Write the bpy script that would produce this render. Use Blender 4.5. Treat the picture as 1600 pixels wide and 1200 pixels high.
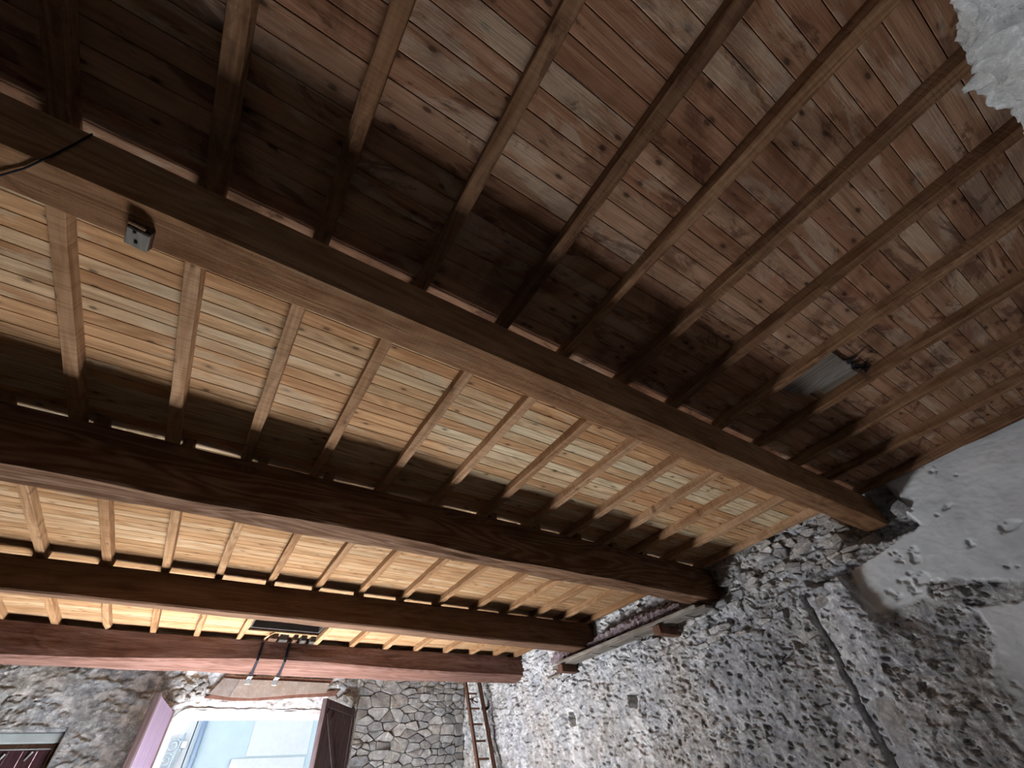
import bpy, bmesh, math, random
import numpy as np
from mathutils import Vector, Matrix

for o in list(bpy.data.objects):
    bpy.data.objects.remove(o, do_unlink=True)
SC = bpy.context.scene
COL = SC.collection
U = 2.0            # the room was surveyed in units of 2 m above a 1.6 m eye height
EYE = 1.6
R = random.Random(11)

# ------------------------------------------------------------------ camera
cam_d = bpy.data.cameras.new('camera')
cam = bpy.data.objects.new('camera', cam_d)
COL.objects.link(cam)
cam_d.sensor_width = 36.0
cam_d.lens = 647.57 / 1600 * 36.0
cam_d.clip_start = 0.05
AX = ((0.84195558, 0.34053615, 0.4185044),
      (-0.53491462, 0.62826179, 0.5649367),
      (-0.07054896, -0.69951573, 0.71112628))
cam.matrix_world = Matrix(((AX[0][0], -AX[0][1], -AX[0][2], 0.0),
                           (AX[1][0], -AX[1][1], -AX[1][2], 0.0),
                           (AX[2][0], -AX[2][1], -AX[2][2], EYE),
                           (0, 0, 0, 1)))
SC.camera = cam

# ------------------------------------------------------------------ sky, sun, exposure
world = bpy.data.worlds.new('sky')
SC.world = world
world.use_nodes = True
wn = world.node_tree.nodes
wl = world.node_tree.links
bg = wn['Background']
sky = wn.new('ShaderNodeTexSky')
sky.sky_type = 'NISHITA'
sky.sun_disc = False
sky.sun_elevation = math.radians(40)
sky.sun_rotation = math.radians(0)
wl.new(sky.outputs[0], bg.inputs[0])
bg.inputs[1].default_value = 0.22

sun_d = bpy.data.lights.new('sun', 'SUN')
sun_d.energy = 900.0
sun_d.angle = math.radians(0.53)
sun_d.color = (0.97, 0.985, 1.0)
sun = bpy.data.objects.new('sun', sun_d)
COL.objects.link(sun)
SUN_DIR = Vector((-0.23, -1.0, -math.tan(math.radians(40)))).normalized()
sun.rotation_euler = SUN_DIR.to_track_quat('-Z', 'Y').to_euler()
sun.location = (2, 30, 20)

vs = SC.view_settings
vs.view_transform = 'Standard'
vs.look = 'None'
vs.exposure = 1.15
vs.gamma = 1.0
vs.use_curve_mapping = False
SC.cycles.use_guiding = True
SC.cycles.guiding_training_samples = 64
SC.cycles.adaptive_threshold = 0.04
SC.cycles.max_bounces = 5
SC.cycles.diffuse_bounces = 5
SC.cycles.glossy_bounces = 2
SC.cycles.caustics_reflective = False
SC.cycles.caustics_refractive = False
SC.cycles.sample_clamp_indirect = 0.0


# ------------------------------------------------------------------ helpers
def setp(o, label=None, cat=None, group=None, kind=None):
    if label: o['label'] = label
    if cat: o['category'] = cat
    if group: o['group'] = group
    if kind: o['kind'] = kind
    return o


def link(o, parent=None):
    COL.objects.link(o)
    if parent is not None:
        o.parent = parent
    return o


def empty(name, loc=(0, 0, 0)):
    e = bpy.data.objects.new(name, None)
    e.location = loc
    e.empty_display_size = 0.1
    return link(e)


def mesh_obj(name, verts, faces, mat, parent=None, smooth=False):
    me = bpy.data.meshes.new(name)
    me.from_pydata([tuple(v) for v in verts], [], [tuple(f) for f in faces])
    if smooth:
        me.polygons.foreach_set('use_smooth', [True] * len(me.polygons))
    me.materials.append(mat)
    me.validate()
    me.update()
    return link(bpy.data.objects.new(name, me), parent)


class MB:
    """collects simple solids into one mesh"""
    def __init__(self):
        self.v, self.f = [], []

    def add(self, v, f):
        k = len(self.v)
        self.v += [tuple(p) for p in v]
        self.f += [tuple(i + k for i in q) for q in f]
        return self

    def box(self, a, b, bev=0.0, M=None):
        """axis-aligned box from corner a to corner b, edges chamfered by bev"""
        bm = bmesh.new()
        r = bmesh.ops.create_cube(bm, size=1)
        s = [b[i] - a[i] for i in range(3)]
        c = [(b[i] + a[i]) / 2 for i in range(3)]
        for v in r['verts']:
            v.co = Vector((v.co.x * s[0] + c[0], v.co.y * s[1] + c[1], v.co.z * s[2] + c[2]))
        if bev:
            bmesh.ops.bevel(bm, geom=list(bm.edges), offset=bev, segments=1, affect='EDGES')
        bm.verts.index_update()
        v = [M @ x.co if M else x.co.copy() for x in bm.verts]
        f = [[x.index for x in q.verts] for q in bm.faces]
        bm.free()
        return self.add(v, f)

    def tube(self, pts, r, n=8, caps=True):
        pts = [Vector(p) for p in pts]
        rr = r if isinstance(r, (list, tuple)) else [r] * len(pts)
        V, F = [], []
        up = None
        for i, p in enumerate(pts):
            t = (pts[min(i + 1, len(pts) - 1)] - pts[max(i - 1, 0)]).normalized()
            if up is None:
                up = Vector((0, 0, 1)) if abs(t.z) < 0.9 else Vector((1, 0, 0))
            x = t.cross(up)
            if x.length < 1e-5:
                x = t.orthogonal()
            x.normalize()
            up = x.cross(t).normalized()
            for k in range(n):
                a = 2 * math.pi * k / n
                V.append(p + (x * math.cos(a) + up * math.sin(a)) * rr[i])
        for i in range(len(pts) - 1):
            for k in range(n):
                F.append((i * n + k, i * n + (k + 1) % n, (i + 1) * n + (k + 1) % n, (i + 1) * n + k))
        if caps:
            F.append(tuple(range(n - 1, -1, -1)))
            F.append(tuple((len(pts) - 1) * n + k for k in range(n)))
        return self.add(V, F)

    def prism(self, poly, depth, M):
        """polygon in local xy, extruded to -depth along local z"""
        n = len(poly)
        V = [M @ Vector((x, y, 0)) for x, y in poly] + [M @ Vector((x, y, -depth)) for x, y in poly]
        F = [tuple(range(n)), tuple(range(2 * n - 1, n - 1, -1))]
        F += [(i, i + n, (i + 1) % n + n, (i + 1) % n) for i in range(n)]
        return self.add(V, F)

    def build(self, name, mat, parent=None, smooth=False):
        return mesh_obj(name, self.v, self.f, mat, parent, smooth)


# numpy value noise -------------------------------------------------
def vnoise(x, y, seed):
    xi = np.floor(x).astype(np.int64)
    yi = np.floor(y).astype(np.int64)
    xf, yf = x - xi, y - yi
    u = xf * xf * xf * (xf * (xf * 6 - 15) + 10)
    v = yf * yf * yf * (yf * (yf * 6 - 15) + 10)

    def h(a, b):
        n = (a * 374761393 + b * 668265263 + seed * 974634541) & 0xFFFFFFFF
        n = ((n ^ (n >> 13)) * 1274126177) & 0xFFFFFFFF
        n = ((n ^ (n >> 16)) * 2246822519) & 0xFFFFFFFF
        return ((n ^ (n >> 15)) & 0xFFFFFF) / float(0xFFFFFF)
    a, b, c, d = h(xi, yi), h(xi + 1, yi), h(xi, yi + 1), h(xi + 1, yi + 1)
    return (a * (1 - u) + b * u) * (1 - v) + (c * (1 - u) + d * u) * v


def fbm(x, y, seed, oct=4, gain=0.5):
    s, a, t = 0, 1.0, 0
    for o in range(oct):
        s = s + a * (vnoise(x * 2 ** o, y * 2 ** o, seed + o * 17) - 0.5)
        t += a
        a *= gain
    return s / t * 2


def cells(x, y, seed, jit=0.85):
    """worley noise: F1, F2, cell random"""
    xi = np.floor(x).astype(np.int64)
    yi = np.floor(y).astype(np.int64)
    f1 = np.full(x.shape, 9.0)
    f2 = np.full(x.shape, 9.0)
    rnd = np.zeros(x.shape)
    ox = np.zeros(x.shape)
    oy = np.zeros(x.shape)

    def h(a, b, s):
        n = (a * 374761393 + b * 668265263 + s * 974634541) & 0xFFFFFFFF
        n = ((n ^ (n >> 13)) * 1274126177) & 0xFFFFFFFF
        n = ((n ^ (n >> 16)) * 2246822519) & 0xFFFFFFFF
        return ((n ^ (n >> 15)) & 0xFFFFFF) / float(0xFFFFFF)
    for dx in (-1, 0, 1):
        for dy in (-1, 0, 1):
            cx, cy = xi + dx, yi + dy
            px = cx + 0.5 + (h(cx, cy, seed) - 0.5) * jit
            py = cy + 0.5 + (h(cx, cy, seed + 5) - 0.5) * jit
            d = np.hypot(px - x, py - y)
            r = h(cx, cy, seed + 9)
            near = d < f1
            f2 = np.where(near, f1, np.minimum(f2, d))
            rnd = np.where(near, r, rnd)
            ox = np.where(near, x - px, ox)
            oy = np.where(near, y - py, oy)
            f1 = np.where(near, d, f1)
    return f1, f2, rnd, ox, oy


def shards(x, y, fx, fy, seed, warp=0.35):
    """broken stone: every cell a flat facet with its own height and tilt (about -0.5 .. 0.5)"""
    wx = warp * fbm(x * fx * 0.8, y * fy * 0.8, seed + 1, 3)
    wy = warp * fbm(x * fx * 0.8, y * fy * 0.8, seed + 2, 3)
    f1, f2, r, ox, oy = cells(x * fx + wx, y * fy + wy, seed)
    t1 = np.sin(r * 91.7) * 0.55
    t2 = np.cos(r * 57.3) * 0.55
    return (r - 0.5) * 0.8 + ox * t1 + oy * t2 - 0.35 * sstep(0.10, 0.0, f2 - f1)


def sstep(a, b, x):
    t = np.clip((x - a) / (b - a), 0, 1)
    return t * t * (3 - 2 * t)


# ------------------------------------------------------------------ materials
class Nodes:
    def __init__(self, name):
        self.m = bpy.data.materials.new(name)
        self.m.use_nodes = True
        self.t = self.m.node_tree
        self.b = self.t.nodes['Principled BSDF']

    def n(self, kind, ins=None, **kw):
        nd = self.t.nodes.new(kind)
        for k, v in kw.items():
            setattr(nd, k, v)
        for k, v in (ins or {}).items():
            self.put(nd.inputs[k], v)
        return nd

    def put(self, sock, v):
        if isinstance(v, bpy.types.NodeSocket):
            self.t.links.new(v, sock)
        elif isinstance(v, bpy.types.Node):
            self.t.links.new(v.outputs[0], sock)
        else:
            if sock.type == 'RGBA' and len(v) == 3:
                v = (*v, 1)
            sock.default_value = v

    def noise(self, vec, scale, detail=4, rough=0.55, dist=0.0):
        return self.n('ShaderNodeTexNoise', {'Vector': vec, 'Scale': scale, 'Detail': detail, 'Roughness': rough, 'Distortion': dist}).outputs[0]

    def ramp(self, fac, stops):
        nd = self.n('ShaderNodeValToRGB', {'Fac': fac})
        e = nd.color_ramp.elements
        while len(e) < len(stops):
            e.new(0.5)
        for el, (p, c) in zip(e, stops):
            el.position = p
            el.color = (*c, 1) if not isinstance(c, (int, float)) else (c, c, c, 1)
        return nd.outputs[0]

    def mix(self, fac, a, b, mode='MIX'):
        nd = self.n('ShaderNodeMix', data_type='RGBA', blend_type=mode)
        self.put(nd.inputs[0], fac)
        self.put(nd.inputs[6], a)
        self.put(nd.inputs[7], b)
        return nd.outputs[2]

    def math(self, op, a, b=0.0):
        nd = self.n('ShaderNodeMath', operation=op)
        self.put(nd.inputs[0], a)
        self.put(nd.inputs[1], b)
        return nd.outputs[0]

    def coords(self, scale=(1, 1, 1), spread=0.0):
        tc = self.n('ShaderNodeTexCoord').outputs['Object']
        if spread:
            oi = self.n('ShaderNodeObjectInfo').outputs['Random']
            k = self.n('ShaderNodeCombineXYZ', {0: self.math('MULTIPLY', oi, spread), 1: self.math('MULTIPLY', oi, spread * 0.37), 2: self.math('MULTIPLY', oi, spread * 0.73)})
            tc = self.n('ShaderNodeVectorMath', {0: tc, 1: k}, operation='ADD').outputs[0]
        return self.n('ShaderNodeMapping', {'Vector': tc, 'Scale': scale}).outputs[0]

    def bump(self, h, strength, dist=0.01):
        bn = self.n('ShaderNodeBump', {'Height': h, 'Strength': strength, 'Distance': dist})
        self.put(self.b.inputs['Normal'], bn)

    def done(self, col, rough=0.85, spec=0.25, metal=0.0):
        self.put(self.b.inputs['Base Color'], col)
        self.put(self.b.inputs['Roughness'], rough)
        self.put(self.b.inputs['Specular IOR Level'], spec)
        self.put(self.b.inputs['Metallic'], metal)
        return self.m


def wood(name, tones, axis=0, spread=40.0, knots=0.0, pale=0.0, dark=0.0, streak=0.6, figure=0.35, saw=0.0, rough=0.8, bump=0.5, pale_col=(0.42, 0.37, 0.30)):
    """sawn wood, grain along axis: each object takes its own tone out of tones and its own piece of grain"""
    w = Nodes(name)

    def sc(along, across, k=1.0):
        return w.coords(tuple(along if i == axis else across for i in range(3)), spread * k)
    rnd = w.n('ShaderNodeObjectInfo').outputs['Random']
    base = w.ramp(rnd, [((i + 0.001) / max(1, len(tones) - 1) * 0.999, t) for i, t in enumerate(tones)]) if len(tones) > 1 else w.n('ShaderNodeRGB').outputs[0]
    if len(tones) == 1:
        base.default_value = (*tones[0], 1)
    # slow change of tone along a piece, then figure, streaks and fibres
    slow = w.noise(sc(0.5, 2.0, 1.7), 1.3, 3)
    base = w.mix(w.ramp(slow, [(0.35, 0.0), (0.70, 0.5)]), base, w.mix(1.0, base, (1.35, 1.28, 1.18), 'MULTIPLY'))
    field = w.noise(sc(0.55, 4.5), 1.0, 2, 0.45, 0.25)
    rings = w.math('ADD', w.math('MULTIPLY', w.math('SINE', w.math('MULTIPLY', field, 85.0)), 0.5), 0.5)
    streaks = w.ramp(w.noise(sc(0.6, 13.0), 1.6, 6, 0.62, 0.5), [(0.36, 1.0), (0.60, 0.0)])
    fibre = w.noise(sc(4.0, 90.0), 1.0, 3)
    shade = w.math('ADD', w.math('MULTIPLY', rings, figure), w.math('ADD', w.math('MULTIPLY', streaks, streak), w.math('MULTIPLY', fibre, 0.25)))
    base = w.mix(w.math('MINIMUM', shade, 1.0), base, w.mix(1.0, base, (0.50, 0.41, 0.34), 'MULTIPLY'))
    if knots:
        kv = w.n('ShaderNodeTexVoronoi', {'Vector': sc(2.4, 5.0, 0.6), 'Scale': 1.0, 'Randomness': 1.0}, voronoi_dimensions='2D').outputs['Distance']
        ring = w.ramp(kv, [(0.0, 1.0), (0.038, 0.9), (0.055, 0.35), (0.12, 0.0)])
        base = w.mix(w.math('MULTIPLY', ring, knots), base, (0.055, 0.028, 0.018))
    if pale:
        pm = w.ramp(w.noise(sc(0.7, 2.2, 2.3), 1.5, 6, 0.68, 0.8), [(0.54, 0.0), (0.60, 1.0)])
        base = w.mix(w.math('MULTIPLY', pm, pale), base, pale_col)
    if dark:
        stay = w.coords((1, 1, 1), 0)
        dm = w.ramp(w.noise(stay, 1.9, 6, 0.62, 0.8), [(0.50, 0.0), (0.60, 1.0)])
        dm2 = w.ramp(w.noise(sc(2.5, 7.0), 1.0, 5, 0.7, 0.7), [(0.55, 0.0), (0.61, 1.0)])
        base = w.mix(w.math('MULTIPLY', dm, dark * 0.8), base, w.mix(1.0, base, (0.42, 0.36, 0.36), 'MULTIPLY'))
        base = w.mix(w.math('MULTIPLY', dm2, dark), base, w.mix(1.0, base, (0.34, 0.29, 0.29), 'MULTIPLY'))
    h = fibre
    if saw:
        sm = w.noise(sc(70.0, 1.5), 1.0, 2)
        base = w.mix(w.math('MULTIPLY', w.ramp(sm, [(0.45, 0.0), (0.62, 1.0)]), saw), base, w.mix(1.0, base, (0.55, 0.48, 0.44), 'MULTIPLY'))
        h = w.math('ADD', h, sm)
    w.bump(h, bump, 0.004)
    return w.done(base, rough, 0.03)


M_plank_old = wood('old_brown_boards', [(0.36, 0.195, 0.124), (0.43, 0.247, 0.158), (0.41, 0.255, 0.17), (0.49, 0.31, 0.205)], 0, knots=0.9, pale=0.42, dark=0.7, streak=0.5, pale_col=(0.56, 0.45, 0.34), figure=0.25)
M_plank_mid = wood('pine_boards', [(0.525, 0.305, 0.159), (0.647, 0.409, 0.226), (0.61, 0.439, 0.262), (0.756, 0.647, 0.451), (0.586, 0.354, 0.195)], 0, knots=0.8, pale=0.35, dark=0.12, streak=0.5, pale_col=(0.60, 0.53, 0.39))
M_plank_far = wood('darkened_pine_boards', [(0.30, 0.18, 0.092), (0.37, 0.235, 0.13), (0.41, 0.285, 0.17)], 0, knots=0.6, pale=0.25, streak=0.4, pale_col=(0.44, 0.36, 0.245))  # same pine, colour darkened to offset the strong light in far bays
M_joist_old = wood('old_joists', [(0.255, 0.147, 0.087), (0.405, 0.247, 0.147)], 1, knots=0.6, dark=0.5, streak=0.5, saw=0.25)
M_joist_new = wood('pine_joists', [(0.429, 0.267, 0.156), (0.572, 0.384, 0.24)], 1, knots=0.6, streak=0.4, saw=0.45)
M_joist_far = wood('darkened_pine_joists', [(0.281, 0.167, 0.089), (0.356, 0.227, 0.13)], 1, knots=0.5, streak=0.4, saw=0.3)  # pine joist tones lowered to offset strong light near the window
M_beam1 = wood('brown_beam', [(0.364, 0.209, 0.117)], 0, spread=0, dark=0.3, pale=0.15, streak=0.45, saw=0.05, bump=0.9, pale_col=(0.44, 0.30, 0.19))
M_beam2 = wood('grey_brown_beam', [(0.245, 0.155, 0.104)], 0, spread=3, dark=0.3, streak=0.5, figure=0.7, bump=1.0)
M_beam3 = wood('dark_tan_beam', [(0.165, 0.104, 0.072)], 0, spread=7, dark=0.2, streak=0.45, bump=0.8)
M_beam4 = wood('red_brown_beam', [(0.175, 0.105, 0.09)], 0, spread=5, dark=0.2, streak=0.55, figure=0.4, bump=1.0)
M_grey_wood = wood('weathered_grey_wood', [(0.24, 0.235, 0.22), (0.32, 0.31, 0.29)], 1, streak=0.5, dark=0.25)
M_brown_wood = wood('dark_brown_wood', [(0.085, 0.05, 0.038), (0.115, 0.07, 0.05)], 2, streak=0.5)
M_ladder = wood('ladder_wood', [(0.15, 0.088, 0.068), (0.18, 0.105, 0.08)], 2, streak=0.5)


def stone_mat(name, a, b, c, attr=True, scale=1.0, bump=0.8):
    """rubble and lime: a darker stone, b mid, c lime; attributes lime, plaster steer where"""
    w = Nodes(name)
    p = w.coords((1, 1, 1), 0 if attr else 30)
    n1 = w.noise(p, 1.3 * scale, 4, 0.6, 0.3)
    n2 = w.noise(p, 9.0 * scale, 6, 0.68, 0.4)
    n3 = w.noise(p, 42.0 * scale, 4, 0.7)
    col = w.mix(w.ramp(n2, [(0.36, 0.0), (0.62, 1.0)]), a, b)
    warm = w.mix(w.ramp(n1, [(0.42, 0.0), (0.66, 1.0)]), col, w.mix(1.0, col, (1.0, 0.93, 0.83), 'MULTIPLY'))
    speck = w.ramp(w.math('ADD', w.math('MULTIPLY', n3, 0.55), w.math('MULTIPLY', n2, 0.45)), [(0.53, 0.0), (0.60, 1.0)])
    col = w.mix(w.math('MULTIPLY', speck, 0.75), warm, c)
    if attr:
        la = w.n('ShaderNodeAttribute', attribute_name='lime').outputs['Fac']
        pa = w.n('ShaderNodeAttribute', attribute_name='plaster').outputs['Fac']
        da = w.n('ShaderNodeAttribute', attribute_name='slate').outputs['Fac']
        col = w.mix(w.math('MULTIPLY', da, 0.6), col, w.mix(w.ramp(n2, [(0.3, 0.0), (0.7, 1.0)]), (0.15, 0.157, 0.175), (0.34, 0.35, 0.37)))
        pc = w.mix(w.ramp(w.noise(p, 2.4, 5, 0.6, 0.5), [(0.35, 0.0), (0.66, 1.0)]), (0.62, 0.65, 0.67), (0.80, 0.825, 0.835))
        sc = w.ramp(w.noise(w.coords((1, 9, 2.0)), 3.0, 5, 0.7, 1.2), [(0.66, 0.0), (0.70, 1.0)])
        pc = w.mix(w.math('MULTIPLY', sc, 0.5), pc, (0.86, 0.86, 0.85))
        col = w.mix(pa, col, pc)
        col = w.mix(la, col, w.mix(w.ramp(n2, [(0.3, 0.0), (0.65, 1.0)]), (0.48, 0.48, 0.48), (0.78, 0.78, 0.78)))
        amt = w.math('SUBTRACT', 1.0, w.math('MULTIPLY', pa, 0.8))
        h = w.math('MULTIPLY', w.math('ADD', w.math('MULTIPLY', n2, 1.0), w.math('MULTIPLY', n3, 0.5)), amt)
    else:
        rnd = w.n('ShaderNodeObjectInfo').outputs['Random']
        col = w.mix(1.0, col, w.ramp(rnd, [(0.0, (0.74, 0.74, 0.76)), (0.5, (0.95, 0.95, 0.95)), (1.0, (1.15, 1.13, 1.10))]), 'MULTIPLY')
        h = w.math('ADD', n2, w.math('MULTIPLY', n3, 0.4))
    w.bump(h, bump, 0.02)
    return w.done(col, 0.95, 0.15)


M_wall = stone_mat('rubble_wall', (0.27, 0.28, 0.30), (0.53, 0.54, 0.56), (0.82, 0.83, 0.84))
M_wall_back = stone_mat('grey_wall', (0.20, 0.212, 0.232), (0.42, 0.435, 0.46), (0.72, 0.73, 0.74))
M_stone = stone_mat('rubble_stone', (0.28, 0.28, 0.285), (0.52, 0.52, 0.52), (0.72, 0.72, 0.71), attr=False, bump=0.6)
M_stone_back = stone_mat('squared_stone', (0.24, 0.24, 0.25), (0.42, 0.42, 0.425), (0.55, 0.55, 0.55), attr=False, bump=0.5)
M_lime = stone_mat('lime_render', (0.24, 0.24, 0.24), (0.35, 0.35, 0.35), (0.46, 0.46, 0.46), attr=False, bump=0.9)
M_near = stone_mat('white_rough_render', (0.42, 0.45, 0.48), (0.60, 0.635, 0.66), (0.74, 0.77, 0.79), attr=False, bump=0.8)


def flat(name, col, rough=0.7, metal=0.0, var=0.15, scale=8.0, spec=0.3):
    w = Nodes(name)
    n = w.noise(w.coords((1, 1, 1), 9), scale, 5, 0.6)
    d = tuple(c * (1 - var) for c in col)
    l = tuple(min(1, c * (1 + var)) for c in col)
    w.bump(n, 0.15, 0.004)
    return w.done(w.mix(w.ramp(n, [(0.3, 0.0), (0.7, 1.0)]), d, l), rough, spec, metal)


M_core = flat('low_bounce_masonry', (0.04, 0.039, 0.037), 0.95)  # near black, chosen to cut sun bouncing off the unseen outer wall
M_inner = flat('grey_inner_render', (0.20, 0.20, 0.20), 0.95)
M_floor = flat('cement_floor', (0.19, 0.19, 0.192), 0.9, var=0.12, scale=3)
M_black_iron = flat('black_iron', (0.018, 0.018, 0.022), 0.9, 0.0, spec=0.05)
M_zinc = flat('zinc_plate', (0.40, 0.41, 0.42), 0.5, 0.5)
M_rust = flat('rusty_iron', (0.16, 0.085, 0.06), 0.85)
M_facade = flat('pale_blue_render', (0.135, 0.182, 0.205), 0.9, var=0.06, scale=3)
M_facade_white = flat('white_render', (0.175, 0.20, 0.21), 0.9, var=0.05)
M_white_paint = flat('white_paint', (0.40, 0.42, 0.44), 0.5, var=0.04)
M_pipe = flat('blue_grey_pipe', (0.07, 0.105, 0.15), 0.4, var=0.05)
M_glass_far = flat('dark_window_glass', (0.10, 0.13, 0.16), 0.1, spec=0.6, var=0.1)
M_iron_out = flat('grey_blue_iron', (0.12, 0.17, 0.20), 0.5)
M_street = flat('asphalt', (0.05, 0.05, 0.05), 0.9)
M_shut_in = wood('mauve_shutter', [(0.20, 0.165, 0.25), (0.24, 0.19, 0.28)], 2, streak=0.3, figure=0.15, rough=0.5)
M_shut_brown = wood('brown_shutter', [(0.10, 0.078, 0.088), (0.115, 0.088, 0.096)], 2, streak=0.4, rough=0.6)
M_maroon = wood('maroon_shutter', [(0.075, 0.038, 0.05), (0.09, 0.045, 0.058)], 2, streak=0.3, rough=0.6)
M_wool = flat('brown_wool', (0.20, 0.16, 0.17), 1.0, var=0.5, scale=30)
M_dark = flat('dark_attic_wood', (0.05, 0.04, 0.035), 0.95)
M_slab = stone_mat('lintel_slab', (0.20, 0.17, 0.155), (0.25, 0.22, 0.20), (0.29, 0.265, 0.245), attr=False, bump=0.25)
M_red_clay = flat('red_clay', (0.13, 0.065, 0.047), 0.95, var=0.3, scale=14)
M_blue_lintel = flat('pale_blue_lintel', (0.42, 0.47, 0.48), 0.8, var=0.1)

# ------------------------------------------------------------------ dimensions
Z_J = EYE + 1.0 * U          # joist underside / beam top   3.600
Z_B = EYE + 1.038 * U        # board underside              3.676
XW = 2.66 * U                # side wall face
YB = 5.06 * U                # window wall face
YN = -0.445 * U               # near wall face
XL = -5.6                    # left wall
WT = 0.52                    # wall thickness

# ------------------------------------------------------------------ floor, walls
b = MB()
b.box((XL - 0.4, YN - 0.6, -0.2), (XW + 0.6, YB + WT, 0.0))
setp(b.build('floor', M_floor), 'pale cement floor of the room', kind='structure')

b = MB()
b.box((XL - 0.4, YN - 0.6, 0.0), (XL, YB + WT, 4.3))
setp(b.build('wall_left', M_inner), 'left rough wall outside the picture', kind='structure')


def lin(a, b, n):
    return [a + (b - a) * i / (n - 1) for i in range(n)]


def relief_wall(name, us, vs_, place, height, attrs, mat, hole=None, label=None):
    """a wall face as a fine relief: place(u, v, h) -> point"""
    Ug, Vg = np.meshgrid(np.array(us), np.array(vs_), indexing='ij')
    H = height(Ug, Vg)
    P = place(Ug, Vg, H)
    nu, nv = Ug.shape
    idx = np.arange(nu * nv).reshape(nu, nv)
    q = np.stack([idx[:-1, :-1], idx[1:, :-1], idx[1:, 1:], idx[:-1, 1:]], -1)
    if hole is not None:
        cu = (Ug[:-1, :-1] + Ug[1:, 1:]) / 2
        cv = (Vg[:-1, :-1] + Vg[1:, 1:]) / 2
        q = q[~hole(cu, cv)]
    q = q.reshape(-1, 4)
    me = bpy.data.meshes.new(name)
    V = P.reshape(-1, 3).astype(np.float32)
    me.vertices.add(len(V))
    me.vertices.foreach_set('co', V.ravel())
    me.loops.add(q.size)
    me.loops.foreach_set('vertex_index', q.ravel().astype(np.int32))
    me.polygons.add(len(q))
    me.polygons.foreach_set('loop_start', np.arange(0, q.size, 4, dtype=np.int32))
    me.update(calc_edges=True)
    for an, fn in attrs.items():
        at = me.attributes.new(an, 'FLOAT', 'POINT')
        at.data.foreach_set('value', fn(Ug, Vg).ravel().astype(np.float32))
    me.materials.append(mat)
    me.validate()
    o = link(bpy.data.objects.new(name, me))
    return setp(o, label, kind='structure')


# --- side wall (right): heights are towards the room
def plaster_mask(y, z):
    w = 0.07 * fbm(y * 4, z * 4, 4, 4, 0.6)
    zl = np.interp(y, [-2.0, 0.4, 0.75, 1.05, 1.22, 1.30, 1.8], [2.40, 2.48, 2.58, 2.72, 2.76, 2.64, 2.60])
    yl = np.interp(z, [2.5, 3.02, 3.06, 3.12, 3.22, 3.7], [1.78, 1.76, 1.45, 1.18, 1.02, 0.98])
    a = sstep(-0.02, 0.02, z - zl + w) * sstep(0.02, -0.02, y - yl + w)
    yb = np.interp(z, [1.4, 1.57, 2.03, 2.23, 2.43], [1.50, 1.43, 1.27, 1.09, 1.03])
    c = sstep(0.02, -0.02, y - yb + w * 1.2) * sstep(2.46, 2.42, z + w)
    return np.clip(np.maximum(a, c) * (1 - pier(y, z)), 0, 1)


def pier(y, z):
    """built-out strip of masonry that breaks off below the nearest beam"""
    w = 0.025 * fbm(y * 9, z * 9, 45, 3)
    top = 2.99 + 0.05 * fbm(y * 7, z * 0, 46, 3)
    rgt = np.interp(z, [1.4, 2.3, 2.6, 2.75, 3.1], [1.2, 1.45, 1.74, 1.77, 1.80])
    soft = np.interp(z, [1.4, 2.4, 2.62, 2.7], [0.5, 0.3, 0.06, 0.02])
    return sstep(-soft, soft, y - rgt + w) * sstep(2.29, 2.27, y + w * 0.5) * sstep(0.02, -0.02, z - top)


def beam_pocket(y, z):
    dy = (y - 1.30) / 0.30
    dz = (z - 3.42) / 0.24
    r = np.maximum(np.abs(dy), np.abs(dz)) + 0.22 * fbm(y * 6, z * 6, 21)
    return sstep(1.05, 0.85, r)


def holes(y, z):
    s = 0
    for (cy, cz, w, h) in ((5.12, 2.50, 0.075, 0.075), (6.50, 2.49, 0.06, 0.09)):
        r = np.maximum(np.abs(y - cy) / w, np.abs(z - cz) / h) + 0.35 * fbm(y * 14, z * 14, 31)
        s = np.maximum(s, sstep(1.1, 0.85, r))
    return s


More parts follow.
